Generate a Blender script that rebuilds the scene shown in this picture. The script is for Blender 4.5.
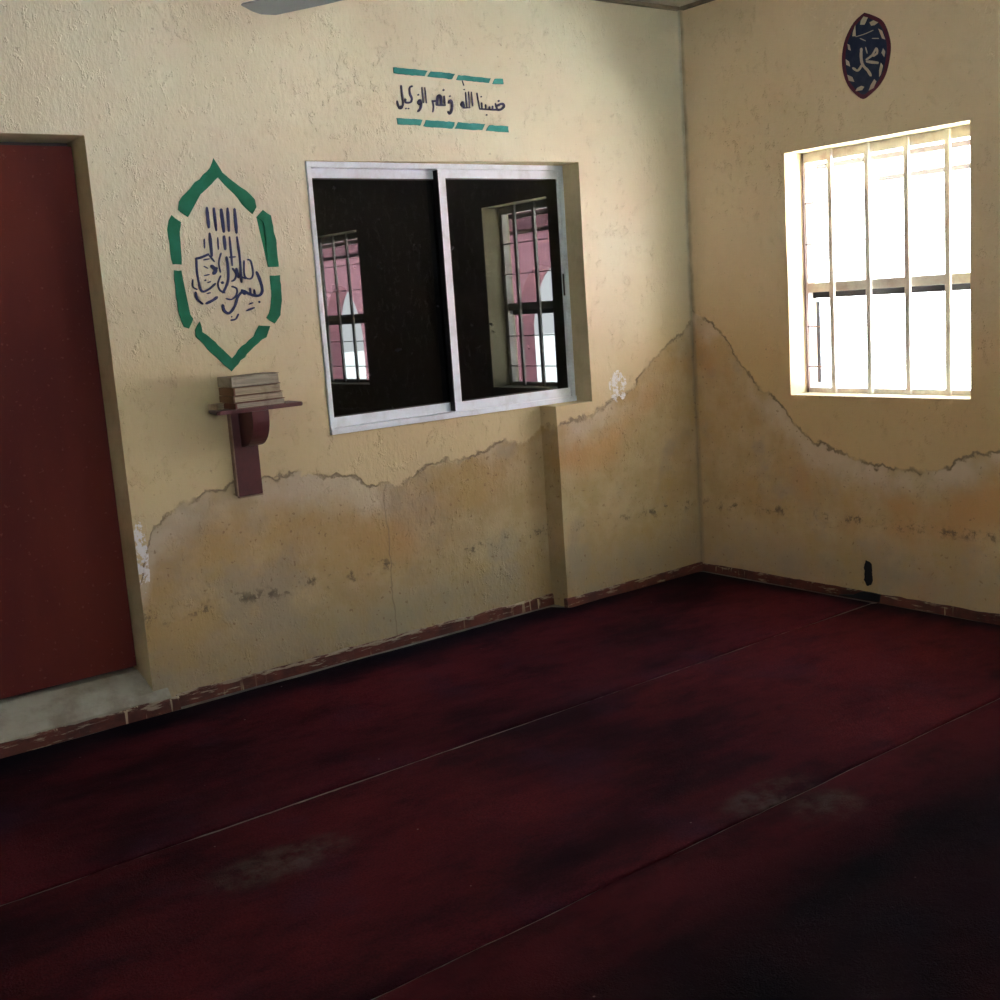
import bpy, bmesh, math, random
from mathutils import Vector, Matrix, noise
random.seed(7)
S = bpy.context.scene
for o in list(bpy.data.objects): bpy.data.objects.remove(o)

# ------------------------------------------------------------------ camera
CX, CY, CZ = -4.3644, -4.0790, 1.4321
YAW, PITCH, ROLL, FPX = 0.6479, -0.1671, -0.0703, 1171.99
fw = Vector((math.sin(YAW)*math.cos(PITCH), math.cos(YAW)*math.cos(PITCH), math.sin(PITCH)))
r0 = Vector((math.cos(YAW), -math.sin(YAW), 0)); u0 = r0.cross(fw)
rt = r0*math.cos(ROLL) + u0*math.sin(ROLL); up = -r0*math.sin(ROLL) + u0*math.cos(ROLL)
cam = bpy.data.objects.new('camera', bpy.data.cameras.new('camera')); S.collection.objects.link(cam)
cam.data.sensor_width = 36; cam.data.lens = 36*FPX/1000; cam.data.clip_start = .05
m3 = Matrix((rt, up, -fw)).transposed()
cam.matrix_world = Matrix.Translation((CX, CY, CZ)) @ m3.to_4x4()
S.camera = cam

# ------------------------------------------------------------------ daylight and exposure
S.view_settings.view_transform = 'Standard'; S.view_settings.look = 'None'
S.view_settings.gamma = 1; S.view_settings.use_curve_mapping = False
S.view_settings.exposure = 1.58
w = bpy.data.worlds.new('hazy_sky'); S.world = w; w.use_nodes = True
wn = w.node_tree.nodes; wl = w.node_tree.links; wn.clear()
wo = wn.new('ShaderNodeOutputWorld'); wb = wn.new('ShaderNodeBackground'); wc = wn.new('ShaderNodeTexCoord')
ws = wn.new('ShaderNodeSeparateXYZ'); wr = wn.new('ShaderNodeValToRGB')
wl.new(wc.outputs['Generated'], ws.inputs[0]); wl.new(ws.outputs['Z'], wr.inputs[0])
wr.color_ramp.elements[0].position = 0; wr.color_ramp.elements[0].color = (.90, .97, 1, 1)
wf = wr.color_ramp.elements.new(.14); wf.color = (.90, .97, 1, 1)
we = wr.color_ramp.elements.new(.26); we.color = (.42, .52, .60, 1)
wr.color_ramp.elements[3].position = .8; wr.color_ramp.elements[3].color = (.25, .38, .55, 1)
wb.inputs['Strength'].default_value = 9.0
wl.new(wr.outputs[0], wb.inputs['Color']); wl.new(wb.outputs[0], wo.inputs[0])
sl = bpy.data.lights.new('sun', 'SUN'); sl.energy = 110; sl.angle = .02; sl.color = (.84, .96, 1)
sun = bpy.data.objects.new('sun', sl); S.collection.objects.link(sun)
sun.rotation_euler = Vector((.22, .10, -.97)).to_track_quat('-Z', 'Y').to_euler()

# ------------------------------------------------------------------ helpers
COL = S.collection
def link(o, parent=None):
    COL.objects.link(o)
    if parent: o.parent = parent
    return o
def obj(name, bm, mats, parent=None, smooth=False):
    me = bpy.data.meshes.new(name)
    bmesh.ops.recalc_face_normals(bm, faces=bm.faces[:])
    bm.to_mesh(me); bm.free()
    for mt in (mats if isinstance(mats, (list, tuple)) else [mats]): me.materials.append(mt)
    if smooth:
        for p in me.polygons: p.use_smooth = True
    return link(bpy.data.objects.new(name, me), parent)
def empty(name, loc=(0, 0, 0)):
    o = bpy.data.objects.new(name, None); o.empty_display_size = .05; COL.objects.link(o); o.location = loc; return o
def tag(o, label, cat, group=None, kind=None):
    o['label'] = label; o['category'] = cat
    if group: o['group'] = group
    if kind: o['kind'] = kind
    return o
def struct(o, label=None):
    o['kind'] = 'structure'
    if label: o['label'] = label
    return o
def local(o):                      # children were modelled in world space: shift them under their Empty
    for c in o.children:
        c.location = c.location - o.location
    return o
def box(bm, x0, x1, y0, y1, z0, z1, bev=0, mi=0):
    b2 = bmesh.new()
    bmesh.ops.create_cube(b2, size=1)
    for v in b2.verts:
        v.co = Vector(((x0+x1)/2+v.co.x*(x1-x0), (y0+y1)/2+v.co.y*(y1-y0), (z0+z1)/2+v.co.z*(z1-z0)))
    if bev: bmesh.ops.bevel(b2, geom=b2.edges[:], offset=bev, segments=2, affect='EDGES', profile=.6)
    merge(bm, b2, mi)
def merge(bm, b2, mi=0):
    mp = {v: bm.verts.new(v.co) for v in b2.verts}
    for f in b2.faces:
        try: nf = bm.faces.new([mp[v] for v in f.verts]); nf.material_index = mi; nf.smooth = f.smooth
        except ValueError: pass
    b2.free()
def tube(bm, a, b, r, n=10, r2=None, mi=0):
    a = Vector(a); b = Vector(b); d = (b-a).normalized()
    s = d.cross(Vector((0, 0, 1))) if abs(d.z) < .9 else d.cross(Vector((1, 0, 0)))
    s.normalize(); t = d.cross(s); r2 = r if r2 is None else r2
    A = [bm.verts.new(a+(s*math.cos(2*math.pi*k/n)+t*math.sin(2*math.pi*k/n))*r) for k in range(n)]
    B = [bm.verts.new(b+(s*math.cos(2*math.pi*k/n)+t*math.sin(2*math.pi*k/n))*r2) for k in range(n)]
    for k in range(n):
        f = bm.faces.new([A[k], A[(k+1) % n], B[(k+1) % n], B[k]]); f.material_index = mi; f.smooth = True
    bm.faces.new(A[::-1]).material_index = mi; bm.faces.new(B).material_index = mi
def prism(bm, pts2, f0, f1, mi=0):  # closed outline, two placing functions (near, far)
    A = [bm.verts.new(f0(*p)) for p in pts2]; B = [bm.verts.new(f1(*p)) for p in pts2]
    n = len(pts2)
    bm.faces.new(A).material_index = mi; bm.faces.new(B[::-1]).material_index = mi
    for k in range(n):
        bm.faces.new([A[k], B[k], B[(k+1) % n], A[(k+1) % n]]).material_index = mi

# node helpers
class N:
    def __init__(s, name):
        s.m = bpy.data.materials.new(name); s.m.use_nodes = True
        s.n = s.m.node_tree.nodes; s.l = s.m.node_tree.links
        s.b = s.n['Principled BSDF']
        s.pos = s.n.new('ShaderNodeNewGeometry').outputs['Position']
    def set(s, i, v):
        if hasattr(v, 'links') or hasattr(v, 'is_linked'): s.l.new(v, i)
        elif isinstance(v, (tuple, list)) and len(v) == 3 and i.type == 'RGBA': i.default_value = (*v, 1)
        else: i.default_value = v
    def math(s, op, a, b=0.0, c=0.0, clamp=False):
        n = s.n.new('ShaderNodeMath'); n.operation = op; n.use_clamp = clamp
        s.set(n.inputs[0], a); s.set(n.inputs[1], b); s.set(n.inputs[2], c); return n.outputs[0]
    def noise(s, scale, detail=4, rough=.6, vec=None, dist=0):
        n = s.n.new('ShaderNodeTexNoise'); n.inputs['Scale'].default_value = scale
        n.inputs['Detail'].default_value = detail; n.inputs['Roughness'].default_value = rough
        n.inputs['Distortion'].default_value = dist
        s.l.new(vec or s.pos, n.inputs['Vector']); return n.outputs['Fac']
    def stretch(s, v):
        n = s.n.new('ShaderNodeMapping'); n.inputs['Scale'].default_value = v; s.l.new(s.pos, n.inputs['Vector']); return n.outputs[0]
    def ramp(s, x, a, b, lo=0.0, hi=1.0):      # smooth step
        n = s.n.new('ShaderNodeMapRange'); n.interpolation_type = 'SMOOTHSTEP'
        s.set(n.inputs['Value'], x); n.inputs['From Min'].default_value = a; n.inputs['From Max'].default_value = b
        n.inputs['To Min'].default_value = lo; n.inputs['To Max'].default_value = hi; return n.outputs[0]
    def mix(s, f, a, b, mode='MIX'):
        n = s.n.new('ShaderNodeMix'); n.data_type = 'RGBA'; n.blend_type = mode
        s.set(n.inputs[0], f); s.set(n.inputs[6], a); s.set(n.inputs[7], b); return n.outputs[2]
    def xyz(s):
        n = s.n.new('ShaderNodeSeparateXYZ'); s.l.new(s.pos, n.inputs[0]); return n.outputs
    def spot(s, U, V, cu, cv, ru, rv):         # 1 in the middle of an ellipse, 0 outside
        a = s.math('POWER', s.math('MULTIPLY', s.math('SUBTRACT', U, cu), 1/ru), 2)
        b = s.math('POWER', s.math('MULTIPLY', s.math('SUBTRACT', V, cv), 1/rv), 2)
        return s.ramp(s.math('ADD', a, b), 0.0, 1.0, 1.0, 0.0)
    def bump(s, h, strength=.3, dist=.01, prev=None):
        n = s.n.new('ShaderNodeBump'); n.inputs['Strength'].default_value = strength; n.inputs['Distance'].default_value = dist
        s.l.new(h, n.inputs['Height'])
        if prev: s.l.new(prev, n.inputs['Normal'])
        return n.outputs[0]
    def done(s, col, rough=.8, normal=None, spec=.5, metal=0):
        s.set(s.b.inputs['Base Color'], col); s.set(s.b.inputs['Roughness'], rough)
        s.b.inputs['Specular IOR Level'].default_value = spec; s.b.inputs['Metallic'].default_value = metal
        if normal: s.l.new(normal, s.b.inputs['Normal'])
        return s.m

def plaster(name, axis, pts, extra=None, lift=(1, 1, 1), tint=(1, 1, 1)):
    s = N(name); P = s.xyz(); U = P[axis]; Z = P[2]
    h0, h1 = -6.6, 0.0
    t = s.math('MULTIPLY', s.math('SUBTRACT', U, h0), 1/(h1-h0))
    fc = s.n.new('ShaderNodeFloatCurve'); cv = fc.mapping.curves[0]
    pp = [((a-h0)/(h1-h0), b/1.5) for a, b in pts]
    cv.points[0].location = (0, pp[0][1]); cv.points[1].location = pp[-1]
    for q in pp[1:-1]: cv.points.new(*q)
    for q in cv.points: q.handle_type = 'VECTOR'
    fc.mapping.update(); s.l.new(t, fc.inputs['Value'])
    crack = s.math('MULTIPLY', fc.outputs[0], 1.5)
    n1 = s.noise(9, 3); n2 = s.noise(34, 4)
    zz = s.math('ADD', Z, s.math('ADD', s.math('MULTIPLY', s.math('SUBTRACT', n1, .5), .10), s.math('MULTIPLY', s.math('SUBTRACT', n2, .5), .05)))
    d = s.math('SUBTRACT', zz, crack)
    under = s.ramp(d, -.012, .004, 1, 0)
    line = s.math('MULTIPLY', s.ramp(s.math('ABSOLUTE', d), .002, .012, 1, 0), s.ramp(s.noise(5, 3), .38, .56))
    big = s.noise(1.3, 5, .55); mid = s.noise(6, 6, .65); fine = s.noise(28, 5, .7)
    # sound paint above the damp line
    upper = s.mix(s.ramp(big, .3, .7), (.64, .565, .41), (.70, .63, .48))
    upper = s.mix(s.ramp(mid, .56, .75, 0, .35), upper, (.56, .46, .31))
    upper = s.mix(s.math('MULTIPLY', s.ramp(s.math('ADD', Z, s.math('MULTIPLY', big, .5)), 1.15, 1.95, 1, 0), .8), upper, (.58, .445, .235))
    # damp plaster underneath
    low = s.mix(s.ramp(mid, .35, .65), (.36, .275, .155), (.42, .335, .215))
    low = s.mix(s.ramp(s.noise(3.2, 6, .6), .52, .66, 0, .75), low, (.31, .265, .205))
    low = s.mix(s.ramp(s.noise(2.1, 4, .6, s.stretch((1.3, 1.7, 2.1))), .50, .68, 0, .6), low, (.38, .275, .12))
    pale = s.math('MULTIPLY', s.math('MULTIPLY', s.ramp(d, -.20, -.05), s.ramp(s.noise(2.6, 3), .38, .6)), .75)
    low = s.mix(pale, low, (.50, .44, .37))
    rust = s.math('MULTIPLY', s.math('MULTIPLY', s.ramp(d, -.42, -.22), s.ramp(d, -.18, -.06, 1, 0)), s.ramp(s.noise(1.7, 3, .5, s.stretch((.8, 1.2, 1))), .42, .6, 0, .75))
    if axis == 0: rust = s.math('MULTIPLY', rust, s.ramp(U, -2.1, -1.5, .25, 1))
    low = s.mix(rust, low, (.42, .25, .11))
    tide = s.math('MULTIPLY', s.ramp(s.math('ABSOLUTE', s.math('SUBTRACT', zz, .36)), .0, .045, 1, 0), s.ramp(s.noise(13, 6, .75), .52, .62, 0, .8))
    low = s.mix(tide, low, (.085, .068, .05))
    foot = s.math('MULTIPLY', s.ramp(zz, .10, .34, 1, 0), s.ramp(mid, .3, .7, .2, .75))
    low = s.mix(foot, low, (.26, .225, .175))
    low = s.mix(s.ramp(s.noise(46, 2, .5), .66, .72, 0, .6), low, (.2, .13, .08))
    low = s.mix(1.0, low, lift, 'MULTIPLY'); upper = s.mix(1.0, upper, tint, 'MULTIPLY')
    col = s.mix(under, upper, low)
    col = s.mix(s.math('MULTIPLY', line, .75), col, (.16, .12, .085))
    col = s.mix(s.ramp(s.noise(60, 2, .5), .70, .76, 0, .5), col, (.3, .22, .14))
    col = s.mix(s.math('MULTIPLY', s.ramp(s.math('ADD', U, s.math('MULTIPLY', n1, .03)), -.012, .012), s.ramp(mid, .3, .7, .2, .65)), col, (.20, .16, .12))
    for (cu, cz, ru, rz) in (extra or []):
        k = s.ramp(s.math('MULTIPLY', s.spot(U, Z, cu, cz, ru, rz), s.ramp(s.noise(26, 5, .75), .44, .60)), .10, .2)
        col = s.mix(k, col, (.78, .76, .76))
    if axis == 0:
        vx = s.math('ABSOLUTE', s.math('ADD', s.math('SUBTRACT', U, -1.80), s.math('MULTIPLY', s.math('SUBTRACT', n1, .5), .05)))
        vk = s.math('MULTIPLY', s.math('MULTIPLY', s.ramp(vx, .001, .006, 1, 0), under), s.ramp(s.noise(4, 3), .35, .6, 0, .6))
        col = s.mix(vk, col, (.22, .16, .10))
    nm = s.bump(fine, .35, .006)
    nm = s.bump(s.noise(60, 3, .65, s.stretch((1, 1, .5))), .5, .005, nm)
    nm = s.bump(s.ramp(s.noise(17, 5, .75, s.stretch((1, 1, .7))), .56, .64), .6, .005, nm)
    nm = s.bump(s.math('SUBTRACT', s.math('MULTIPLY', mid, under), s.math('MULTIPLY', line, .8)), .5, .012, nm)
    return s.done(col, .85, nm, .25)

LX = [(-6.6, .62), (-3.9, .62), (-2.88, .50), (-2.82, .70), (-2.70, .765), (-2.55, .80), (-2.40, .817), (-2.23, .812), (-2.0, .779), (-1.87, .705), (-1.72, .695),
      (-1.56, .758), (-1.34, .76), (-1.17, .81), (-1.0, .797), (-.9, .86), (-.65, .90), (-.417, .994), (-.309, 1.105), (-.094, 1.21), (0, 1.28)]
RY = [(-6.6, .72), (-2.2, .75), (-1.62, .716), (-1.44, .665), (-1.31, .605), (-1.14, .602), (-.963, .634), (-.696, .71), (-.53, .867), (-.325, 1.03), (-.177, 1.213), (0, 1.33)]
M_left = plaster('painted_plaster_left', 0, LX, [(-.53, 1.0, .07, .09), (-2.865, .60, .03, .17)], (1.10, 1.02, .90))
M_right = plaster('painted_plaster_right', 1, RY, None, (1.38, 1.22, 1.08), (1.10, .95, .84))

def plain(name, c, rough=.6, noise_c=None, nscale=8, amount=.6, spec=.4, metal=0, bumps=0):
    s = N(name); col = c
    if noise_c: col = s.mix(s.ramp(s.noise(nscale, 5, .65), .42, .68, 0, amount), c, noise_c)
    nm = s.bump(s.noise(nscale*4, 4), bumps, .004) if bumps else None
    return s.done(col, rough, nm, spec, metal)
M_cream = plain('cream_render', (.68, .64, .56), .85, (.6, .55, .46), 2)
M_reveal = plain('reveal_plaster', (.66, .55, .34), .85, (.50, .40, .24), 7, .6, .25, 0, .4)
M_concrete = plain('bare_concrete', (.17, .15, .125), .9, (.09, .08, .065), 6, .8, .2, 0, .5)
M_thresh = plain('threshold_cement', (.36, .335, .27), .85, (.20, .17, .13), 5, .8, .3, 0, .5)
M_alu = plain('weathered_aluminium', (.80, .86, .92), .42, (.55, .57, .58), 14, .45, .5, .0, .15)
M_gasket = plain('black_gasket', (.012, .01, .012), .5)
M_iron = plain('cream_painted_iron', (.78, .72, .64), .5, (.45, .26, .22), 7, .6, .4)
M_rod = plain('rusty_wire_rod', (.12, .07, .06), .6)
M_ceil = plain('ceiling_board', (.55, .52, .46), .8, (.4, .37, .32), 2)
M_cornice = plain('stained_wood_strip', (.22, .17, .12), .8, (.08, .06, .04), 9)
M_shelf = plain('maroon_painted_wood', (.085, .020, .022), .42, (.045, .012, .014), 10, .7, .4)
M_bare = plain('bare_wood_edge', (.30, .19, .13), .7, (.15, .08, .05), 20)
M_fan = plain('grey_fan_enamel', (.30, .31, .31), .4)
M_green = plain('green_wall_paint', (.009, .115, .058), .75, (.014, .16, .10), 12, .7, .2)
M_teal = plain('teal_wall_paint', (.022, .165, .15), .75, (.06, .24, .22), 22, .7, .2)
M_navy = plain('navy_wall_paint', (.020, .026, .095), .8, (.05, .05, .10), 30, .6, .2)
M_ink = plain('dark_violet_wall_paint', (.022, .018, .040), .8, (.06, .05, .13), 30, .7, .2)
M_blue = plain('deep_blue_wall_paint', (.012, .020, .052), .8, (.03, .04, .07), 30, .6, .2)
M_wine = plain('wine_wall_paint', (.10, .016, .030), .8, (.06, .012, .03), 20, .6, .2)
M_flake = plain('pale_wall_paint', (.50, .40, .28), .8)
M_black = plain('black_smear_paint', (.006, .007, .012), .7)
M_pink = plain('pink_painted_facade', (.42, .19, .22), .85, (.37, .165, .195), 1.2, .6, .2)
M_ground = plain('pale_sandy_ground', (.60, .59, .55), .95, (.52, .51, .47), .7, .6, .1)
M_metalroof = plain('grey_roof_sheet', (.35, .35, .36), .5)
M_dark = plain('dark_painted_steel', (.035, .035, .05), .5)
M_purlin = plain('greyed_timber', (.06, .05, .05), .7)

def m_door():
    s = N('maroon_door_paint')
    c = s.mix(s.ramp(s.noise(1.6, 4, .5, s.stretch((2, 2, .6))), .35, .65), (.125, .022, .016), (.09, .015, .014))
    c = s.mix(s.ramp(s.noise(60, 2), .66, .74, 0, .5), c, (.2, .08, .06))
    return s.done(c, .6, s.bump(s.noise(30, 3), .1, .002), .12)
M_door = m_door()

def m_skirt():
    s = N('peeling_red_skirting_paint'); P = s.xyz()
    chip = s.math('ADD', s.noise(7, 5, .7, s.stretch((1.2, 1.2, 9))), s.math('MULTIPLY', s.ramp(P[2], .025, .06), .17))
    drip = s.math('MULTIPLY', s.ramp(s.noise(38, 2, .5, s.stretch((1.5, 1.5, .08))), .62, .66), s.ramp(s.noise(2.5, 2), .5, .62))
    c = s.mix(s.ramp(s.noise(12, 4), .4, .65), (.105, .028, .018), (.065, .019, .014))
    c = s.mix(s.ramp(chip, .58, .66), c, (.27, .21, .15))
    c = s.mix(s.math('MULTIPLY', drip, .8), c, (.42, .34, .22))
    return s.done(c, .75, s.bump(chip, .5, .006), .3)
M_skirt = m_skirt()

def m_carpet(name, base, dark, tint, spots=(), band=None, fray=None):
    s = N(name); P = s.xyz(); X = P[0]; Y = P[1]
    a = s.noise(1.15, 5, .6, s.stretch((.55, 1.3, 1))); b = s.noise(4.5, 6, .7, s.stretch((.7, 1.2, 1)))
    c = s.mix(s.ramp(a, .38, .62, 0, 1), base, dark)
    c = s.mix(s.ramp(b, .45, .72, 0, .65), c, dark)
    c = s.mix(s.ramp(s.noise(2.4, 4, .6), .52, .70, 0, .55), c, tint)
    c = s.mix(s.ramp(s.noise(150, 2, .6), .35, .7, 0, .35), c, (.004, .003, .004))
    if band:                                   # red band along one edge, broken up by noise
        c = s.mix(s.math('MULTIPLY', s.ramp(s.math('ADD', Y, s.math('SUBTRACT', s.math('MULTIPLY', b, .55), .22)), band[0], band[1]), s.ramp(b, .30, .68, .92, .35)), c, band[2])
    for (cx, cy, rx, ry, sc) in spots:
        kx = s.math('MULTIPLY', s.spot(X, Y, cx, cy, rx, ry), s.ramp(s.noise(11, 5, .7), .35, .7, 0, sc))
        c = s.mix(kx, c, (.115, .105, .085))
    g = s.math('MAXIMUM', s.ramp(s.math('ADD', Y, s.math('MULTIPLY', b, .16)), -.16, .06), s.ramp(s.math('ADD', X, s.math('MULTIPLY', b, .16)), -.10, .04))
    c = s.mix(s.math('MULTIPLY', g, .9), c, (.006, .005, .009))     # mixed to near-black towards the walls
    if fray:                                   # pale frayed backing along one edge
        fk = s.math('MULTIPLY', s.ramp(s.math('ADD', Y, s.math('MULTIPLY', s.noise(30, 3), .012)), fray, fray+.006), s.ramp(s.noise(5, 4, .7), .42, .56, 0, .8))
        c = s.mix(fk, c, (.30, .24, .20))
    v = s.n.new('ShaderNodeTexVoronoi'); v.inputs['Scale'].default_value = 7; s.l.new(s.pos, v.inputs['Vector'])
    c = s.mix(s.ramp(v.outputs['Distance'], .010, .026, .5, 0), c, (.35, .31, .28))
    nm = s.bump(s.noise(190, 3, .7), .6, .004); nm = s.bump(s.noise(8, 4), .25, .02, nm)
    return s.done(c, 1.0, nm, .02)
CR, CD, CT = (.078, .0115, .0165), (.016, .0050, .0075), (.042, .014, .026)

def m_glass():
    s = N('dark_tinted_glass')
    sm = s.ramp(s.noise(16, 4, .6), .60, .75, 0, .02)
    c = s.mix(sm, (.0022, .0022, .0028), (.5, .5, .55))
    m = s.done(c, .012, None, .5); s.b.inputs['IOR'].default_value = 1.32; return m
M_glass = m_glass()
def m_clear():
    s = N('clear_window_glass'); m = s.done((.9, .95, .95), .02); s.b.inputs['Transmission Weight'].default_value = 1; s.b.inputs['IOR'].default_value = 1.1; return m
M_clear = m_clear()
def m_pages(name, c0, c1):
    s = N(name)
    c = s.mix(s.ramp(s.noise(26, 3, .6, s.stretch((.3, .3, 14))), .38, .62), c0, c1)
    c = s.mix(s.ramp(s.noise(14, 4), .52, .7, 0, .5), c, (.16, .10, .06))
    return s.done(c, .85, None, .2)
M_pages = m_pages('yellowed_pages', (.40, .33, .24), (.26, .20, .14))
M_pagesg = m_pages('greyed_pages', (.36, .31, .25), (.24, .20, .16))

# ------------------------------------------------------------------ the walls
SO = .1121                                    # the wall right of the window stands this far proud
XS, XL, XJ, ZW0, ZW1 = -.924, -2.031, -.700, .945, 2.028
XD, XD2, ZD = -2.885, -3.86, 2.10
def sstep(t): t = max(0, min(1, t)); return t*t*(3-2*t)
def wobL(x, z): return .0022*(noise.noise(Vector((x*2.3, 5, z*2.1))))*2
def wallL(x, z, side=0):
    if z > ZW1 - 1e-4:
        return SO*(1-sstep((x-XL)/(XJ-XL))) + wobL(x, z)
    if z > ZW0 + 1e-4 or side == 9:
        return (0 if x > -1.4 else SO) + wobL(x, z)
    return (0 if x > XS + (-.001 if side > 0 else .001) else SO) + wobL(x, z)
def wallR(y, z): return .004*noise.noise(Vector((3, y*2.3, z*2.1)))

def ticks(a, b, step, marks):
    L = sorted(set([a, b] + [m for m in marks if a < m < b])); out = []
    for p, q in zip(L, L[1:]):
        n = max(1, round((q-p)/step)); out += [p+(q-p)*k/n for k in range(n)]
    return out + [L[-1]]
def build_wall(name, u0, u1, z1, holes, depth, place, back, mats, umarks=(), rev=(), step=.06, reveal=None):
    bm = bmesh.new()
    us = ticks(u0, u1, step, [h[0] for h in holes]+[h[1] for h in holes]+list(umarks))
    zs = ticks(0, z1, step, [h[2] for h in holes]+[h[3] for h in holes])
    V = {}
    def vert(i, j, b=False):
        k = (i, j, b)
        if k not in V: V[k] = bm.verts.new(place(us[i], back if b else depth(us[i], zs[j]), zs[j]))
        return V[k]
    def hole(i, j):
        if i < 0 or j < 0 or i >= len(us)-1 or j >= len(zs)-1: return None
        cu = (us[i]+us[i+1])/2; cz = (zs[j]+zs[j+1])/2
        for h in holes:
            if h[0] < cu < h[1] and h[2] < cz < h[3]: return True
        return False
    for i in range(len(us)-1):
        for j in range(len(zs)-1):
            if hole(i, j): continue
            for b in (False, True):
                bm.faces.new([vert(i, j, b), vert(i+1, j, b), vert(i+1, j+1, b), vert(i, j+1, b)])
            for di, dj, e in ((-1, 0, ((0, 0), (0, 1))), (1, 0, ((1, 0), (1, 1))), (0, -1, ((0, 0), (1, 0))), (0, 1, ((0, 1), (1, 1)))):
                if hole(i+di, j+dj) is not False:
                    a, c = ((i+x, j+y) for x, y in e)
                    f = bm.faces.new([vert(*a), vert(*c), vert(*c, True), vert(*a, True)])
                    if hole(i+di, j+dj): f.material_index = 1
    return struct(obj(name, bm, mats))
# left wall, with the sharp step below the window done by two close columns
def depthL(x, z):
    if z <= ZW0+1e-4: return (0 if x > XS+.0005 else SO) + wobL(x, z)
    return wallL(x, z)
WL = build_wall('wall_left', -6.6, .2, 2.75, [(XL, XJ, ZW0, ZW1), (XD2, XD, -.01, ZD)],
                depthL, lambda u, d, z: Vector((u, d, z)), .34, [M_left, M_reveal], (XS, XS+.004, 0))
WB = [(-1.4918, -.5946), (-3.74, -2.84)]; R0, R1 = .915, 1.998
WR = build_wall('wall_right', -6.2, 0, 2.75, [(a, b, R0, R1) for a, b in WB],
                wallR, lambda u, d, z: Vector((d, u, z)), .2, [M_right, M_reveal])
FILL_WIN = [(-3.7, -2.6, 1.15, 1.95)]  # opening added behind the camera, out of view, to let in fill light
build_wall('wall_back', -6.8, .2, 2.75, FILL_WIN, lambda u, z: -6.2, lambda u, d, z: Vector((u, d, z)), -6.4, [M_cream, M_reveal])
bm = bmesh.new(); box(bm, -6.8, -6.6, -6.2, .34, 0, 2.75); struct(obj('wall_side', bm, M_cream))
bm = bmesh.new(); box(bm, -6.8, .34, -6.4, .34, -.2, 0); struct(obj('floor', bm, M_concrete))
bm = bmesh.new(); box(bm, -6.8, .34, -6.4, .34, 2.75, 2.85); struct(obj('ceiling', bm, M_ceil))
bm = bmesh.new(); box(bm, -6.6, -.02, -.022, .13, 2.733, 2.7495, .003); struct(obj('trim_1', bm, M_cornice))
bm = bmesh.new(); box(bm, -.022, .02, -6.2, -.0225, 2.733, 2.7495, .003); struct(obj('trim_2', bm, M_cornice))

# skirting: thin ragged plinth
def ragged(bm, a, b, face, zt, place, t=.012, seed=0):
    n = int(abs(b-a)/.03)
    F = []
    for k in range(n+1):
        u = a+(b-a)*k/n
        top = zt + .007*noise.noise(Vector((u*9, seed, 0))) + .003*noise.noise(Vector((u*40, seed, 0)))
        tt = t + .003*noise.noise(Vector((u*5, seed, 3)))
        F.append([bm.verts.new(place(u, q, z)) for q, z in ((face+.01, .0005), (face-tt-.003, .0005), (face-tt, top-.006), (face-tt+.005, top), (face+.01, top))])
    for A, B in zip(F, F[1:]):
        for k in range(5): bm.faces.new([A[k], A[(k+1) % 5], B[(k+1) % 5], B[k]])
    bm.faces.new(F[0]); bm.faces.new(F[-1][::-1])
pl = lambda u, q, z: Vector((u, q, z)); pr = lambda u, q, z: Vector((q, u, z))
bm = bmesh.new(); ragged(bm, -2.80, XS+.01, SO, .050, pl); ragged(bm, XS-.012, -.012, 0, .045, pl, .014, 4); ragged(bm, -6.6, XD2-.05, SO, .06, pl, .012, 8)
struct(obj('baseboard_left', bm, M_skirt))
bm = bmesh.new(); ragged(bm, -6.19, -.014, 0, .040, pr, .012, 9); struct(obj('baseboard_right', bm, M_skirt))

# ------------------------------------------------------------------ door in its recess
d = empty('door_1', (-3.37, .24, .15)); struct(d)
bm = bmesh.new(); box(bm, XD2+.004, XD-.003, .245, .29, .158, ZD-.018, .002); obj('door_panel', bm, M_door, d)
bm = bmesh.new(); box(bm, XD2+.001, XD-.001, .292, .335, .10, ZD-.001); obj('door_stop', bm, M_gasket, d)
bm = bmesh.new(); tube(bm, (-3.78, .245, 1.05), (-3.78, .20, 1.05), .012); tube(bm, (-3.78, .20, 1.05), (-3.67, .198, 1.05), .009); obj('door_handle', bm, M_alu, d)
local(d)
bm = bmesh.new(); n = 36; rows = []
for k in range(n+1):
    x = XD2+.002+(XD+.055-XD2)*k/n; e = .5*noise.noise(Vector((x*8, 0, 1)))
    xx = min(x, XD-.002)
    rows.append([bm.verts.new(Vector(q)) for q in ((x, .085, .001), (x, .088+.004*e, .058+.006*e), (x, .108+.006*e, .082+.01*e), (xx, .18, .118+.008*e), (xx, .245, .140), (xx, .290, .142), (xx, .290, .001))])
for A, B in zip(rows, rows[1:]):
    for k in range(7): bm.faces.new([A[k], A[(k+1) % 7], B[(k+1) % 7], B[k]])
bm.faces.new(rows[0]); bm.faces.new(rows[-1][::-1])
struct(obj('trim_3', bm, M_thresh), 'worn cement threshold in the maroon door recess')
bm = bmesh.new(); ragged(bm, XD2-.05, -2.80, .083, .050, pl, .008, 12); struct(obj('trim_4', bm, M_skirt), 'red painted strip along the foot of the cement threshold')

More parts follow.
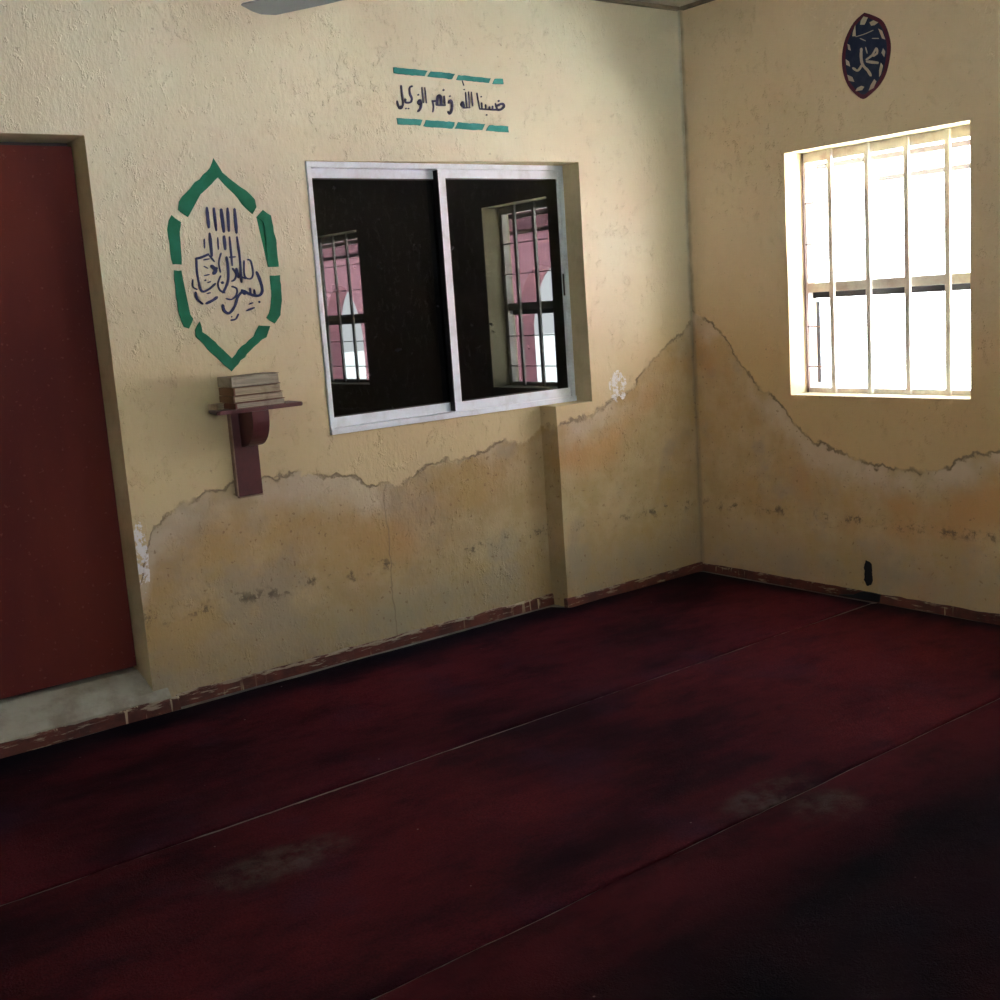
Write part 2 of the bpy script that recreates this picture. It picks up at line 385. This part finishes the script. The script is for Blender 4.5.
# ------------------------------------------------------------------ aluminium sliding window in left wall
wd = empty('window_1', ((XL+XJ)/2, SO, ZW0)); struct(wd, 'aluminium sliding window with two dark tinted panes')
FX1 = XJ-.004
bm = bmesh.new(); yf, yb = SO-.006, SO+.10
box(bm, XL+.002, FX1, yf, yb, ZW1-.024, ZW1-.002, .002)           # head
box(bm, XL+.002, FX1, yf-.006, yb, ZW0+.002, ZW0+.026, .002)      # sill track
box(bm, XL+.002, XL+.022, yf, yb, ZW0+.026, ZW1-.024, .002)
box(bm, FX1-.022, FX1, yf, yb, ZW0+.026, ZW1-.024, .002)
obj('window_frame', bm, M_alu, wd)
XM = -1.372
def sash(x0, x1, y0, y1, ls, rs, turn=0):
    z0, z1 = ZW0+.0265, ZW1-.0245
    b = bmesh.new()
    box(b, x0, x1, y0, y1, z1-.036, z1, .0015); box(b, x0, x1, y0, y1, z0, z0+.040, .0015)
    box(b, x0, x0+ls, y0, y1, z0+.040, z1-.036, .0015); box(b, x1-rs, x1, y0, y1, z0+.040, z1-.036, .0015)
    s_ = obj('sash', b, M_alu, wd)
    g = bmesh.new(); ym = (y0+y1)/2
    box(g, x0+ls-.004, x1-rs+.004, ym-.003, ym+.003, z0+.036, z1-.032)
    bmesh.ops.rotate(g, verts=g.verts, cent=((x0+x1)/2, ym, 1), matrix=Matrix.Rotation(math.radians(turn), 3, 'Z'))
    g_ = obj('glass_pane', g, M_glass, s_)
    g2 = bmesh.new()
    for (p0, p1, q0, q1) in ((x0+ls, x0+ls+.005, z0+.04, z1-.036), (x1-rs-.005, x1-rs, z0+.04, z1-.036), (x0+ls, x1-rs, z1-.041, z1-.036), (x0+ls, x1-rs, z0+.04, z0+.045)):
        box(g2, p0, p1, ym-.006, ym-.0035, q0, q1)
    obj('gasket', g2, M_gasket, s_)
sash(XL+.0225, XM+.01, SO+.036, SO+.060, .012, .030, -.12)               # left leaf, behind
sash(XM-.028, FX1-.0225, SO+.004, SO+.028, .040, .010, -.65)             # right leaf, in front
bm = bmesh.new(); box(bm, XM-.0295, XM-.0285, SO+.0, SO+.0345, ZW0+.03, ZW1-.028); obj('weather_strip', bm, M_gasket, wd)
bm = bmesh.new(); box(bm, FX1-.032, FX1-.026, SO-.004, SO+.0035, 1.44, 1.54, .002); obj('latch', bm, M_gasket, wd)
bm = bmesh.new(); box(bm, XL, XJ, .30, .335, ZW0, ZW1); obj('shutter', bm, M_gasket, wd)
local(wd)

# ------------------------------------------------------------------ barred windows in right wall
def barred(name, y1, label):
    # y1 = edge nearest the corner; opening runs to y1-.897
    y0 = y1-.897; o = empty(name, (.13, (y0+y1)/2, R0)); struct(o, label)
    b = bmesh.new()
    box(b, .125, .165, y0+.001, y1-.001, R1-.045, R1-.001, .002); box(b, .125, .165, y0+.001, y1-.001, R0+.001, R0+.022, .002)
    box(b, .125, .165, y0+.001, y0+.03, R0+.022, R1-.045, .002); box(b, .130, .165, y1-.012, y1-.001, R0+.022, R1-.045, .002)
    obj('window_frame', b, M_iron, o)
    b = bmesh.new(); box(b, .13, .165, y0+.03, y1-.012, 1.375, 1.418, .002); tr = obj('transom', b, M_iron, o)
    for dy in (.156, .348, .541, .730, ):
        b = bmesh.new(); box(b, .108, .124, y1-dy-.0115, y1-dy+.0115, R0+.001, R1-.001, .002); obj('bar', b, M_iron, o)
    b = bmesh.new(); tube(b, (.116, y1-.008, R0+.001), (.116, y1-.008, R1-.001), .005, 8); obj('bar', b, M_rod, o)
    for z in (1.775, 1.592, 1.219, 1.035):
        b = bmesh.new(); tube(b, (.127, y0+.001, z), (.127, y1-.001, z), .0035, 6); obj('cross_rod', b, M_rod, o)
    # lower light: top rail of outer frame and a leaf standing open against the reveal
    b = bmesh.new(); box(b, .17, .198, y0+.001, y1-.001, 1.346, 1.385, .002); obj('outer_rail', b, M_gasket, o)
    c = bmesh.new(); a = Vector((.215, y1+.005, 0)); e = Vector((.50, y1+.12, 0)); dr = (e-a).normalized(); nn = Vector((-dr.y, dr.x, 0))*.012
    def strip(bmm, s0, s1, z0, z1, th=1.0):
        pts = [a+dr*s0-nn*th, a+dr*s1-nn*th, a+dr*s1+nn*th, a+dr*s0+nn*th]
        prism(bmm, [(p.x, p.y) for p in pts], lambda x, y: Vector((x, y, z0)), lambda x, y: Vector((x, y, z1)))
    L = (e-a).length
    strip(c, 0, .022, .95, 1.33); strip(c, L-.03, L, .95, 1.33); strip(c, .022, L-.03, 1.305, 1.33); strip(c, .022, L-.03, .95, .98)
    cs = obj('casement', c, M_dark, o)
    g = bmesh.new(); strip(g, .022, L-.03, .98, 1.305, .15); obj('glass_pane', g, M_clear, cs)
    return local(o)
barred('window_2', -.5946, 'barred window beside the room corner, below the oval painted medallion')
barred('window_3', -2.843, 'second barred window farther along the right wall, seen in the dark panes')

for k, (a_, b_, c_, d_) in enumerate(FILL_WIN):
    o = empty('window_%d' % (4+k), ((a_+b_)/2, -6.3, c_)); struct(o, 'open window in the wall behind the viewer')
    b = bmesh.new(); y0, y1 = -6.33, -6.29
    box(b, a_+.001, b_-.001, y0, y1, c_+.001, c_+.04); box(b, a_+.001, b_-.001, y0, y1, d_-.04, d_-.001)
    for x in (a_+.001, (a_+b_)/2-.02, b_-.041): box(b, x, x+.04, y0, y1, c_+.04, d_-.04)
    obj('window_frame', b, M_alu, o); local(o)

# ------------------------------------------------------------------ carpet runners
def runner(y0, y1, mat, label, x1=-.05, sd=0, far=9):
    b = bmesh.new(); xs = ticks(-6.55, x1, .05, []); ys = [y0, y0+.012, y0+.05]+[y0+.05+(y1-y0-.1)*k/12 for k in range(1, 12)]+[y1-.05, y1-.012, y1]
    G = []
    for x in xs:
        row = []
        for k, y in enumerate(ys):
            e = 0
            if k in (0, 1): e = .006*noise.noise(Vector((x*3, sd, 0)))+.003*noise.noise(Vector((x*17, sd, 0)))
            if k in (len(ys)-1, len(ys)-2): e = .006*noise.noise(Vector((x*3, far, 0)))+.003*noise.noise(Vector((x*17, far, 0)))
            xx = x + (.012*noise.noise(Vector((0, y*4, sd))) if x == xs[-1] else 0)
            edge = k in (0, len(ys)-1) or x in (xs[0], xs[-1])
            curl = .007*max(0, noise.noise(Vector((x*2.2, sd, 7)))) if k in (0, 1, len(ys)-1, len(ys)-2) else 0
            z = .0015 if edge else .008 + .0035*noise.noise(Vector((x*1.6, y*1.6, sd))) + curl
            if y1 > 0 and x > XS-.05: y = y0+(y-y0)*(-.026-y0)/(y1-y0)      # narrower where the wall steps forward
            row.append(b.verts.new((xx, y+e, z)))
        G.append(row)
    for A, B in zip(G, G[1:]):
        for k in range(len(ys)-1): b.faces.new([A[k], A[k+1], B[k+1], B[k]]).smooth = True
    bot = [[b.verts.new((r[k].co.x, r[k].co.y, .0008)) for k in (0, -1)] for r in G]
    for i in range(len(G)-1):
        b.faces.new([G[i][0], G[i+1][0], bot[i+1][0], bot[i][0]]); b.faces.new([G[i][-1], bot[i][-1], bot[i+1][-1], G[i+1][-1]])
        b.faces.new([bot[i][0], bot[i+1][0], bot[i+1][1], bot[i][1]])
    tag(obj('carpet_runner', b, mat), label, 'carpet', 'dark red carpet runners')
runner(-1.034, .062, m_carpet('carpet_by_wall', CR, CD, CT), 'worn dark red carpet runner laid along the wall with the door and sliding window', -.034, 1)
runner(-2.060, -1.043, m_carpet('carpet_middle', (.080, .0115, .015), CD, CT, [(-3.12, -1.36, .26, .12, .45), (-1.92, -2.01, .22, .09, .5)], None, -1.052), 'worn dark red carpet runner second from the wall with the door', -.022, 2)
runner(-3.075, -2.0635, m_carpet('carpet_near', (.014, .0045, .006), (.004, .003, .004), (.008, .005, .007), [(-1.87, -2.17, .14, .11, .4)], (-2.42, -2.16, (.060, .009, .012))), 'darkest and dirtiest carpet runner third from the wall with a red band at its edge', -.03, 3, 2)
runner(-4.095, -3.083, m_carpet('carpet_front', (.05, .009, .011), (.012, .005, .007), CT), 'dark red carpet runner nearest the viewer at the bottom right', -.03, 4)

# ------------------------------------------------------------------ painted decorations, read off the walls
def ray(u, v): return fw + rt*((u-500)/FPX) + up*((500-v)/FPX)
def on_left(u, v):
    y = .08
    for _ in range(6):
        d_ = ray(u, v); t = (y-CY)/d_.y; x = CX+d_.x*t; z = CZ+d_.z*t; y = wallL(x, z)
    return x, z
def on_right(u, v):
    d_ = ray(u, v); t = -CX/d_.x; return CY+d_.y*t, CZ+d_.z*t
def put_left(off): return lambda x, z: Vector((x, wallL(x, z)-off, z))
def put_right(off): return lambda y, z: Vector((-off+wallR(y, z), y, z))
def spline(pts):
    if len(pts) < 3: 
        return [(pts[0][0]+(pts[-1][0]-pts[0][0])*k/4, pts[0][1]+(pts[-1][1]-pts[0][1])*k/4) for k in range(5)]
    P = [pts[0]]+list(pts)+[pts[-1]]; out = []
    for i in range(1, len(P)-2):
        for k in range(5):
            t = k/5; a, b, c, e = P[i-1], P[i], P[i+1], P[i+2]
            out.append(tuple(.5*(2*b[j]+(c[j]-a[j])*t+(2*a[j]-5*b[j]+4*c[j]-e[j])*t*t+(3*b[j]-a[j]-3*c[j]+e[j])*t**3) for j in (0, 1)))
    return out+[pts[-1]]
def stroke(bm, pts, wid, conv, f0, f1):         # brush stroke: tapered ribbon with round-ish ends
    if len(pts) == 1: pts = [(pts[0][0]-wid*.3, pts[0][1]-wid*.1), (pts[0][0]+wid*.3, pts[0][1]+wid*.1)]
    c = spline(pts); L = []; Rr = []
    n = len(c)
    for i, p in enumerate(c):
        a = c[max(0, i-1)]; b = c[min(n-1, i+1)]
        dx, dy = b[0]-a[0], b[1]-a[1]; l = math.hypot(dx, dy) or 1
        w_ = wid*.5*(.72 if i in (0, n-1) else 1)*(1+.22*noise.noise(Vector((p[0]*.05, p[1]*.05, wid))))
        L.append((p[0]-dy/l*w_, p[1]+dx/l*w_)); Rr.append((p[0]+dy/l*w_, p[1]-dx/l*w_))
    a = c[0]; b = c[1]; l = math.hypot(b[0]-a[0], b[1]-a[1]) or 1; tip0 = (a[0]-(b[0]-a[0])/l*wid*.3, a[1]-(b[1]-a[1])/l*wid*.3)
    a = c[-1]; b = c[-2]; l = math.hypot(b[0]-a[0], b[1]-a[1]) or 1; tip1 = (a[0]-(b[0]-a[0])/l*wid*.3, a[1]-(b[1]-a[1])/l*wid*.3)
    FL = [bm.verts.new(f0(*conv(*q))) for q in L]; FR = [bm.verts.new(f0(*conv(*q))) for q in Rr]
    t0 = bm.verts.new(f0(*conv(*tip0))); t1 = bm.verts.new(f0(*conv(*tip1)))
    for i in range(n-1): bm.faces.new([FL[i], FL[i+1], FR[i+1], FR[i]])
    bm.faces.new([FL[0], FR[0], t0]); bm.faces.new([FR[-1], FL[-1], t1])
    ring = [t0]+FL+[t1]+FR[::-1]
    back = [bm.verts.new(f1(*conv(*q))) for q in [tip0]+L+[tip1]+Rr[::-1]]
    for i in range(len(ring)): bm.faces.new([ring[i], ring[(i+1) % len(ring)], back[(i+1) % len(ring)], back[i]])
def patch(bm, pts, conv, f0, f1, rough=.0):
    out = []
    for p, q in zip(pts, pts[1:]+pts[:1]):
        n = max(1, int(math.hypot(q[0]-p[0], q[1]-p[1])/18))
        for k in range(n):
            x, y = p[0]+(q[0]-p[0])*k/n, p[1]+(q[1]-p[1])*k/n
            out.append((x+rough*noise.noise(Vector((x*.08, y*.08, 1))), y+rough*noise.noise(Vector((x*.08, y*.08, 9)))))
    b2 = bmesh.new()
    prism(b2, [conv(*p) for p in out], f0, f1)
    bmesh.ops.triangulate(b2, faces=[f for f in b2.faces if len(f.verts) > 4])
    merge(bm, b2)
fl, fb = put_left(.0032), put_left(.0005)

# inscription above the window
ins = empty('painted_inscription', (-1.3, .03, 2.29))
tag(ins, 'dark violet Arabic inscription between two dashed teal stripes, painted above the sliding window', 'wall painting')
cv2 = lambda X, Y: on_left(370+X/6.25, 50+Y/6.25)
for q in ([(143,108),(357,130),(338,165),(147,147)], [(378,133),(530,150),(512,183),(358,167)], [(553,157),(752,178),(740,207),(537,187)], [(778,180),(828,183),(830,215),(762,212)],
          [(165,425),(328,437),(312,473),(172,467)], [(347,438),(530,452),(512,492),(332,478)], [(548,452),(718,465),(700,503),(528,492)], [(742,470),(862,478),(865,515),(723,505)]):
    b = bmesh.new(); patch(b, q, cv2, fl, fb, 5); obj('stripe', b, M_teal, ins)
cv7 = lambda X, Y: on_left(380+X/7.143, 75+Y/7.143)
words = [bmesh.new() for _ in range(4)]
for w_, q in ((13,[(148,75),(158,150),(162,210),(148,238),(130,225),(120,185)]), (20,[(155,222),(146,236),(132,228)]), (14,[(230,80),(210,92),(212,135),(226,168),(216,195),(182,196),(180,172)]),
    (11,[(184,240)]), (11,[(202,240)]), (16,[(268,198),(282,180),(292,205),(286,240),(268,262)]), (14,[(268,200),(284,212)]), (13,[(272,142)]), (9,[(298,88),(308,200)]), (9,[(318,90),(330,200)]),
    (11,[(372,182),(380,225),(376,265)]), (15,[(372,190),(402,188),(408,215)]), (18,[(402,212),(412,155),(430,155),(436,212)]), (14,[(400,215),(466,216)]), (12,[(456,150),(462,215)]), (14,[(452,108)]),
    (17,[(488,200),(502,182),(513,205),(510,250),(498,278)]), (17,[(484,262),(498,280)]), (12,[(497,152)]), (7,[(586,42),(597,76)]), (9,[(600,104)]),
    (13,[(576,215),(588,192),(597,228),(578,216)]), (10,[(590,236),(642,234)]), (9,[(610,125),(618,232)]), (9,[(630,120),(638,235)]), (9,[(651,122),(661,222)]), (9,[(690,128),(700,190),(710,240)]), (12,[(708,242),(760,246),(852,250)]),
    (11,[(724,198),(726,240)]), (10,[(721,156)]), (11,[(752,212),(754,246)]), (12,[(780,226),(780,250)]), (12,[(802,222),(802,250)]), (13,[(822,204),(836,250)]), (17,[(832,222),(868,206),(884,222),(862,246),(836,250)]), (14,[(846,186)]), (12,[(760,286)])):
    gx = q[0][0]; stroke(words[0 if gx < 345 else 1 if gx < 540 else 2 if gx < 662 or gx > 688 and gx < 695 and False else 3], q, w_, cv7, fl, fb)
for b in words: obj('word', b, M_ink, ins)
local(ins)

# emblem beside the window
em = empty('painted_emblem', (-2.42, .11, 1.63))
tag(em, 'navy Arabic calligraphy inside a pointed green broken outline, painted between door and sliding window', 'wall painting')
cv1 = lambda X, Y: on_left(150+X/4.1667, 140+Y/4.1667)
for q in ([(262,78),(300,135),(350,180),(400,210),(435,250),(442,280),(425,310),(400,285),(365,245),(320,195),(282,155),(240,200),(190,240),(170,280),(155,320),(115,290),(118,255),(150,220),(185,180),(225,145),(250,115)],
    [(90,315),(128,345),(122,400),(130,470),(130,520),(92,518),(82,450),(72,370),(78,335)],
    [(470,292),(505,315),(512,360),(525,430),(533,528),(490,528),(485,460),(478,370),(470,340),(443,320)],
    [(97,545),(133,545),(138,640),(148,700),(178,745),(162,785),(140,780),(120,730),(108,640)],
    [(497,565),(540,562),(547,650),(545,730),(520,765),(485,742),(500,700),(505,640)],
    [(205,755),(220,800),(270,840),(310,880),(342,910),(380,860),(430,820),(450,770),(500,775),(485,820),(430,860),(380,920),(340,965),(290,920),(240,870),(190,820),(187,790)]):
    b = bmesh.new(); patch(b, q, cv1, fl, fb, 5); obj('outline_segment', b, M_green, em)
cv6 = lambda X, Y: on_left(180+X/7.145, 190+Y/7.145)
b = bmesh.new()
for w_, q in ((17,[(190,125),(205,270)]), (16,[(240,130),(258,290)]), (20,[(292,138),(312,300)]), (17,[(338,130),(348,295)]), (18,[(388,135),(403,308)]),
    (19,[(210,310),(226,472)]), (9,[(268,340),(273,425)]), (19,[(313,330),(322,425)]), (12,[(352,335),(372,540)]), (14,[(405,335),(425,480),(438,660)]), (9,[(172,350),(174,415)]),
    (15,[(110,492),(150,482),(205,458)]), (10,[(205,465),(245,512)]), (9,[(168,500),(208,492)]), (13,[(115,490),(122,600),(150,718),(200,712),(252,668)]),
    (9,[(292,450),(276,520),(288,590)]), (22,[(222,540),(252,572),(238,600)]), (16,[(232,560),(266,560)]), (8,[(170,545),(198,560)]), (8,[(172,612),(208,604)]), (11,[(180,645)]), (8,[(196,662),(218,655)]),
    (15,[(330,478),(342,560),(340,655),(306,735)]), (10,[(290,612),(270,668),(284,715),(320,735)]), (18,[(302,662)]), (10,[(368,688),(404,706),(400,752),(366,782),(328,776)]),
    (12,[(374,560),(400,600),(388,640),(368,652)]), (17,[(400,560),(418,626)]), (10,[(352,480),(395,478)]), (10,[(456,505),(460,612),(500,635),(520,600),(506,512),(480,496)]), (9,[(440,620),(470,635)]),
    (17,[(545,585),(572,650),(586,720),(560,755),(500,745),(450,718)]), (12,[(498,702),(504,745)]), (12,[(528,712),(534,750)]), (20,[(440,715),(462,745)]), (16,[(450,720),(412,762),(390,830),(350,880),(315,862),(304,820)]),
    (12,[(566,800)]), (12,[(474,862),(530,840)]), (9,[(492,816),(520,805)]), (11,[(362,930),(396,922),(416,886)]), (8,[(368,906)]), (9,[(90,640),(90,690),(122,712)]), (14,[(110,730),(122,780),(162,815)]),
    (17,[(185,812),(230,790),(265,765)]), (8,[(192,740),(216,734)])):
    stroke(b, q, w_*1.18, cv6, fl, fb)
obj('calligraphy', b, M_navy, em); local(em)

# oval medallion over the barred window
md = empty('painted_medallion', (0, -1.03, 2.33))
tag(md, 'dark blue oval medallion with wine red rim and pale Arabic word above the barred window', 'wall painting')
cv3 = lambda X, Y: on_right(820+X/9.09, Y/9.09)
OV = [(405,115),(470,135),(560,180),(610,260),(645,400),(635,540),(600,680),(540,780),(460,860),(395,900),(330,860),(260,780),(215,660),(203,520),(225,380),(275,260),(330,180)]
OV = spline(OV+[OV[0]])[:-1]
b = bmesh.new(); patch(b, OV, cv3, put_right(.0028), put_right(.0004)); obj('rim', b, M_wine, md)
b = bmesh.new(); patch(b, [(424+(x-424)*.85, 505+(y-505)*.90) for x, y in OV], cv3, put_right(.0038), put_right(.0029)); obj('field', b, M_blue, md)
b = bmesh.new()
for q in ([(375,190),(400,150),(440,160),(410,225),(370,225)], [(455,205),(490,185),(535,205),(500,230),(470,235)], [(535,260),(570,280),(600,360),(570,350)], [(580,440),(600,470),(590,520),(565,480)],
    [(560,570),(580,600),(560,680),(545,700),(545,640)], [(500,720),(520,740),(495,800),(450,825),(470,770)], [(345,800),(385,780),(410,790),(390,820),(330,830)], [(255,680),(300,700),(320,745),(270,735)],
    [(240,540),(270,560),(280,605),(245,590)], [(255,400),(275,410),(285,460),(262,450)], [(305,290),(325,230),(330,330),(300,330)]):
    b = bmesh.new(); patch(b, q, cv3, put_right(.0048), put_right(.0037)); obj('fleck', b, M_flake, md)
b = bmesh.new()
for w_, q in ((24,[(382,440),(380,520),(395,590),(440,640),(470,690)]), (20,[(388,590),(350,642),(305,618)]), (18,[(425,545),(482,500),(518,440),(525,482),(488,512)]), (26,[(430,560),(535,572)]), (10,[(420,430),(435,485)]), (7,[(330,335),(410,310),(490,275)]), (8,[(370,350),(420,372)]), (9,[(480,350),(540,350)])):
    b = bmesh.new(); stroke(b, q, w_, cv3, put_right(.0048), put_right(.0037)); obj('letter_stroke', b, M_flake, md)
local(md)

# black smear low on the right wall and over the skirting
sm = empty('paint_smear', (0, -1.0, .09)); tag(sm, 'short black paint smear low under the barred window, running onto the red skirting', 'paint mark')
cs = lambda X, Y: on_right(840+X/12.5, 540+Y/12.5)
b = bmesh.new(); patch(b, [(330,255),(395,285),(400,340),(405,420),(412,500),(395,560),(340,570),(305,490),(315,400),(305,300)], cs, put_right(.003), put_right(.0005), 14)
obj('wall_smear', b, M_black, sm)
b = bmesh.new(); q = [(-1.062, .004), (-1.066, .040), (-1.03, .043), (-.98, .042), (-.96, .036), (-.93, .02), (-.85, .008), (-.85, .004)]
prism(b, q, lambda y, z: Vector((-.0185, y, z)), lambda y, z: Vector((-.010, y, z))); obj('skirting_smear', b, M_black, sm)
local(sm)

# ------------------------------------------------------------------ book shelf bracket
sh = empty('wall_shelf', (-2.40, .11, 1.11)); tag(sh, 'maroon wooden bracket shelf fixed to the wall between door and sliding window', 'shelf')
yw = .1085
b = bmesh.new()
prism(b, [(-2.545, yw), (-2.575, -.030), (-2.565, -.040), (-2.228, -.040), (-2.216, -.028), (-2.205, yw)], lambda x, y: Vector((x, y, 1.107)), lambda x, y: Vector((x, y, 1.0925)))
bmesh.ops.bevel(b, geom=b.edges[:], offset=.003, segments=2, affect='EDGES'); obj('board', b, M_shelf, sh)
b = bmesh.new(); box(b, -2.466, -2.366, .085, yw, .762, 1.092, .003); bp_ = obj('back_plate', b, M_shelf, sh)
b = bmesh.new(); box(b, -2.472, -2.4665, .086, yw, .765, 1.088); box(b, -2.465, -2.367, .083, yw-.001, .7560, .7615); obj('worn_edge', b, M_bare, bp_)['label'] = 'bare worn edge'
b = bmesh.new()
pr_ = [(.0845, 1.092), (-.038, 1.092)]+[(.0845-.1225*math.cos(math.radians(a))**.8, 1.068-.115*math.sin(math.radians(a))) for a in range(0, 91, 9)]
pr_ = pr_+[(.0845, .955)]
pts = []
for p in pr_:
    if not pts or (abs(p[0]-pts[-1][0])+abs(p[1]-pts[-1][1])) > .002: pts.append(p)
prism(b, pts, lambda y, z: Vector((-2.436, y, z)), lambda y, z: Vector((-2.368, y, z)))
obj('corbel', b, M_shelf, sh)
local(sh)

def book(x0, x1, y0, y1, z0, th, label, pages, cover, rot=0, cth=.002):
    c = Vector(((x0+x1)/2, (y0+y1)/2, z0)); o = empty('book', c); tag(o, label, 'book', 'old books stacked on the wall shelf')
    hx, hy = (x1-x0)/2, (y1-y0)/2
    b = bmesh.new()                      # page block, slightly bowed
    n = 10; sec = []
    for k in range(n+1):
        x = -hx+.004+(2*hx-.007)*k/n; wz = .0012*noise.noise(Vector((x*14, z0*40, 0)))
        sec.append([b.verts.new((x, y, z)) for y, z in ((-hy+.003, cth), (hy-.003, cth), (hy-.003, th-cth+wz), (-hy+.003+.001*wz, th-cth+wz))])
    for A, B in zip(sec, sec[1:]):
        for k in range(4): b.faces.new([A[k], A[(k+1) % 4], B[(k+1) % 4], B[k]])
    b.faces.new(sec[0]); b.faces.new(sec[-1][::-1]); obj('pages', b, pages, o)
    b = bmesh.new()
    for zz, s_ in ((0, 0), (th-cth, 1)):
        nn = 12; P = []
        for k in range(nn+1):
            x = -hx+2*hx*k/nn; wv = .0014*noise.noise(Vector((x*16, z0*50, 5))) + (.002*(k/nn)**3 if s_ else 0)
            P.append([b.verts.new((x, y, z+(wv if s_ else 0))) for y, z in ((-hy, zz), (hy, zz), (hy, zz+cth), (-hy, zz+cth))])
        for A, B in zip(P, P[1:]):
            for k in range(4): b.faces.new([A[k], A[(k+1) % 4], B[(k+1) % 4], B[k]])
        b.faces.new(P[0]); b.faces.new(P[-1][::-1])
    obj('cover', b, cover, o)
    b = bmesh.new(); box(b, -hx-.003, -hx+.0035, -hy, hy, 0, th, .0012); obj('spine', b, cover, o)
    o.rotation_euler.z = rot
    return o
M_cg = plain('worn_grey_cover', (.34, .29, .24), .8, (.18, .13, .09), 16, .7)
M_cb = plain('brown_leather_cover', (.16, .065, .028), .6, (.08, .035, .02), 14, .7)
M_cr = plain('faded_red_brown_cover', (.17, .055, .035), .65, (.09, .035, .025), 14, .7)
M_cc = plain('frayed_cream_cover', (.42, .34, .24), .8, (.2, .13, .08), 18, .7)
z = 1.1076
book(-2.497, -2.293, -.035, .090, z, .0215, 'thin frayed book at the bottom of the stack on the wall shelf', M_pagesg, M_cr, .02); z += .0232
book(-2.500, -2.298, -.035, .092, z, .024, 'red brown book second from the bottom of the stack on the wall shelf', M_pages, M_cb, -.012); z += .0262
book(-2.498, -2.305, -.033, .092, z, .029, 'brown leather spined book second from the top of the stack on the wall shelf', M_pages, M_cb, .015); z += .032
book(-2.501, -2.308, -.035, .090, z, .037, 'thick grey paged book lying on top of the stack on the wall shelf', M_pagesg, M_cg, -.01)
book(-2.548, -2.512, .034, .086, 1.1076, .022, 'small curled booklet left of the book stack at the back of the shelf', M_pages, M_cc, .2)

# ------------------------------------------------------------------ ceiling fan (one blade tip reaches into view)
TIP = Vector((-2.605, -.69)); DR = Vector((-.43, .903)); HUB = TIP - DR*.66
fn = empty('ceiling_fan', (HUB.x, HUB.y, 2.75)); tag(fn, 'grey ceiling fan whose blade tip hangs in at the top edge', 'ceiling fan')
b = bmesh.new(); tube(b, (HUB.x, HUB.y, 2.749), (HUB.x, HUB.y, 2.42), .012); tube(b, (HUB.x, HUB.y, 2.749), (HUB.x, HUB.y, 2.69), .055, 20, .03); obj('down_rod', b, M_fan, fn)
b = bmesh.new(); tube(b, (HUB.x, HUB.y, 2.44), (HUB.x, HUB.y, 2.41), .05, 24, .105); tube(b, (HUB.x, HUB.y, 2.41), (HUB.x, HUB.y, 2.35), .105, 24, .10); tube(b, (HUB.x, HUB.y, 2.35), (HUB.x, HUB.y, 2.33), .10, 24, .04); obj('motor_housing', b, M_fan, fn)
for k in range(3):
    a = math.atan2(DR.y, DR.x)+k*2*math.pi/3; dx = Vector((math.cos(a), math.sin(a))); sd = Vector((-dx.y, dx.x))
    b = bmesh.new(); out = []
    for s_, wl_, wr_ in ((.13, .035, .035), (.2, .05, .05), (.45, .055, .055), (.62, .056, .054), (.655, .056, .03), (.665, .05, .0)):
        out.append((s_, wl_, wr_))
    pts = [(s_, wl_) for s_, wl_, wr_ in out]+[(s_, -wr_) for s_, wl_, wr_ in out[::-1]]
    def pos(dz): return lambda s_, t_: Vector((HUB.x+dx.x*s_+sd.x*t_, HUB.y+dx.y*s_+sd.y*t_, 2.352+dz+t_*.16))
    prism(b, pts, pos(0), pos(.004)); obj('blade', b, M_fan, fn)
local(fn)

# ------------------------------------------------------------------ outside
bm = bmesh.new(); box(bm, -30, 40, -40, 30, -.5, -.25); struct(obj('ground', bm, M_ground))
# veranda roof over the windows and the eave behind
ev = empty('veranda_roof', (1, -3, 2.5)); struct(ev)
bm = bmesh.new()
prism(bm, [(.21, 2.70), (1.0, 2.56), (1.0, 2.54), (.21, 2.68)], lambda x, z: Vector((x, -9, z)), lambda x, z: Vector((x, 2.0, z))); obj('roof_sheet', bm, M_metalroof, ev)
for x, z0, y1 in ((.60, 1.968, -.32), (.90, 1.895, -.47)):
    bm = bmesh.new(); box(bm, x-.015, x+.015, -9, y1, z0, z0+.026); obj('batten', bm, M_purlin, ev)
local(ev)
# pink arcade across the yard
def arcade():
    o = empty('arcade_wall', (3, -7, -.25)); tag(o, 'sunlit pink wall with pointed arch openings across the yard, mirrored in the dark panes', 'wall')
    cs_ = [-4.71-1.82*k for k in range(-1, 6)]; b = bmesh.new(); hw = .45; zb, zs, za, zt = .45, 1.18, 1.76, 2.42
    P = lambda y, z: Vector((3.0, y, z)); Q = lambda y, z: Vector((3.22, y, z))
    arc = []
    for k in range(9):
        t = k/8; arc.append((-hw*(1-t**1.35), zs+(za-zs)*math.sin(t*math.pi/2)**.9))
    prof = [(-hw, zb)]+arc[:-1]+[(0, za)]+[(-y, z_) for y, z_ in arc[:-1][::-1]]+[(hw, zb)]
    for c in cs_:
        y0, y1 = c-.91, c+.91
        half = [(y0, zb), (c-hw, zb)]+[(c+y, z_) for y, z_ in arc]+[(c, zt), (y0, zt)]
        prism(b, half, P, Q)
        half = [(c+hw, zb)]+[(y1, zb), (y1, zt), (c, zt)]+[(c-y, z_) for y, z_ in arc[::-1]]
        prism(b, half, P, Q)
        prism(b, [(y0, -.25), (y1, -.25), (y1, zb), (y0, zb)], P, Q)
    obj('wall_panel', b, M_pink, o)
    b = bmesh.new(); box(b, 2.92, 3.30, -14.8, -1.90, zt, zt+.10); obj('coping', b, M_purlin, o)
    local(o)
arcade()
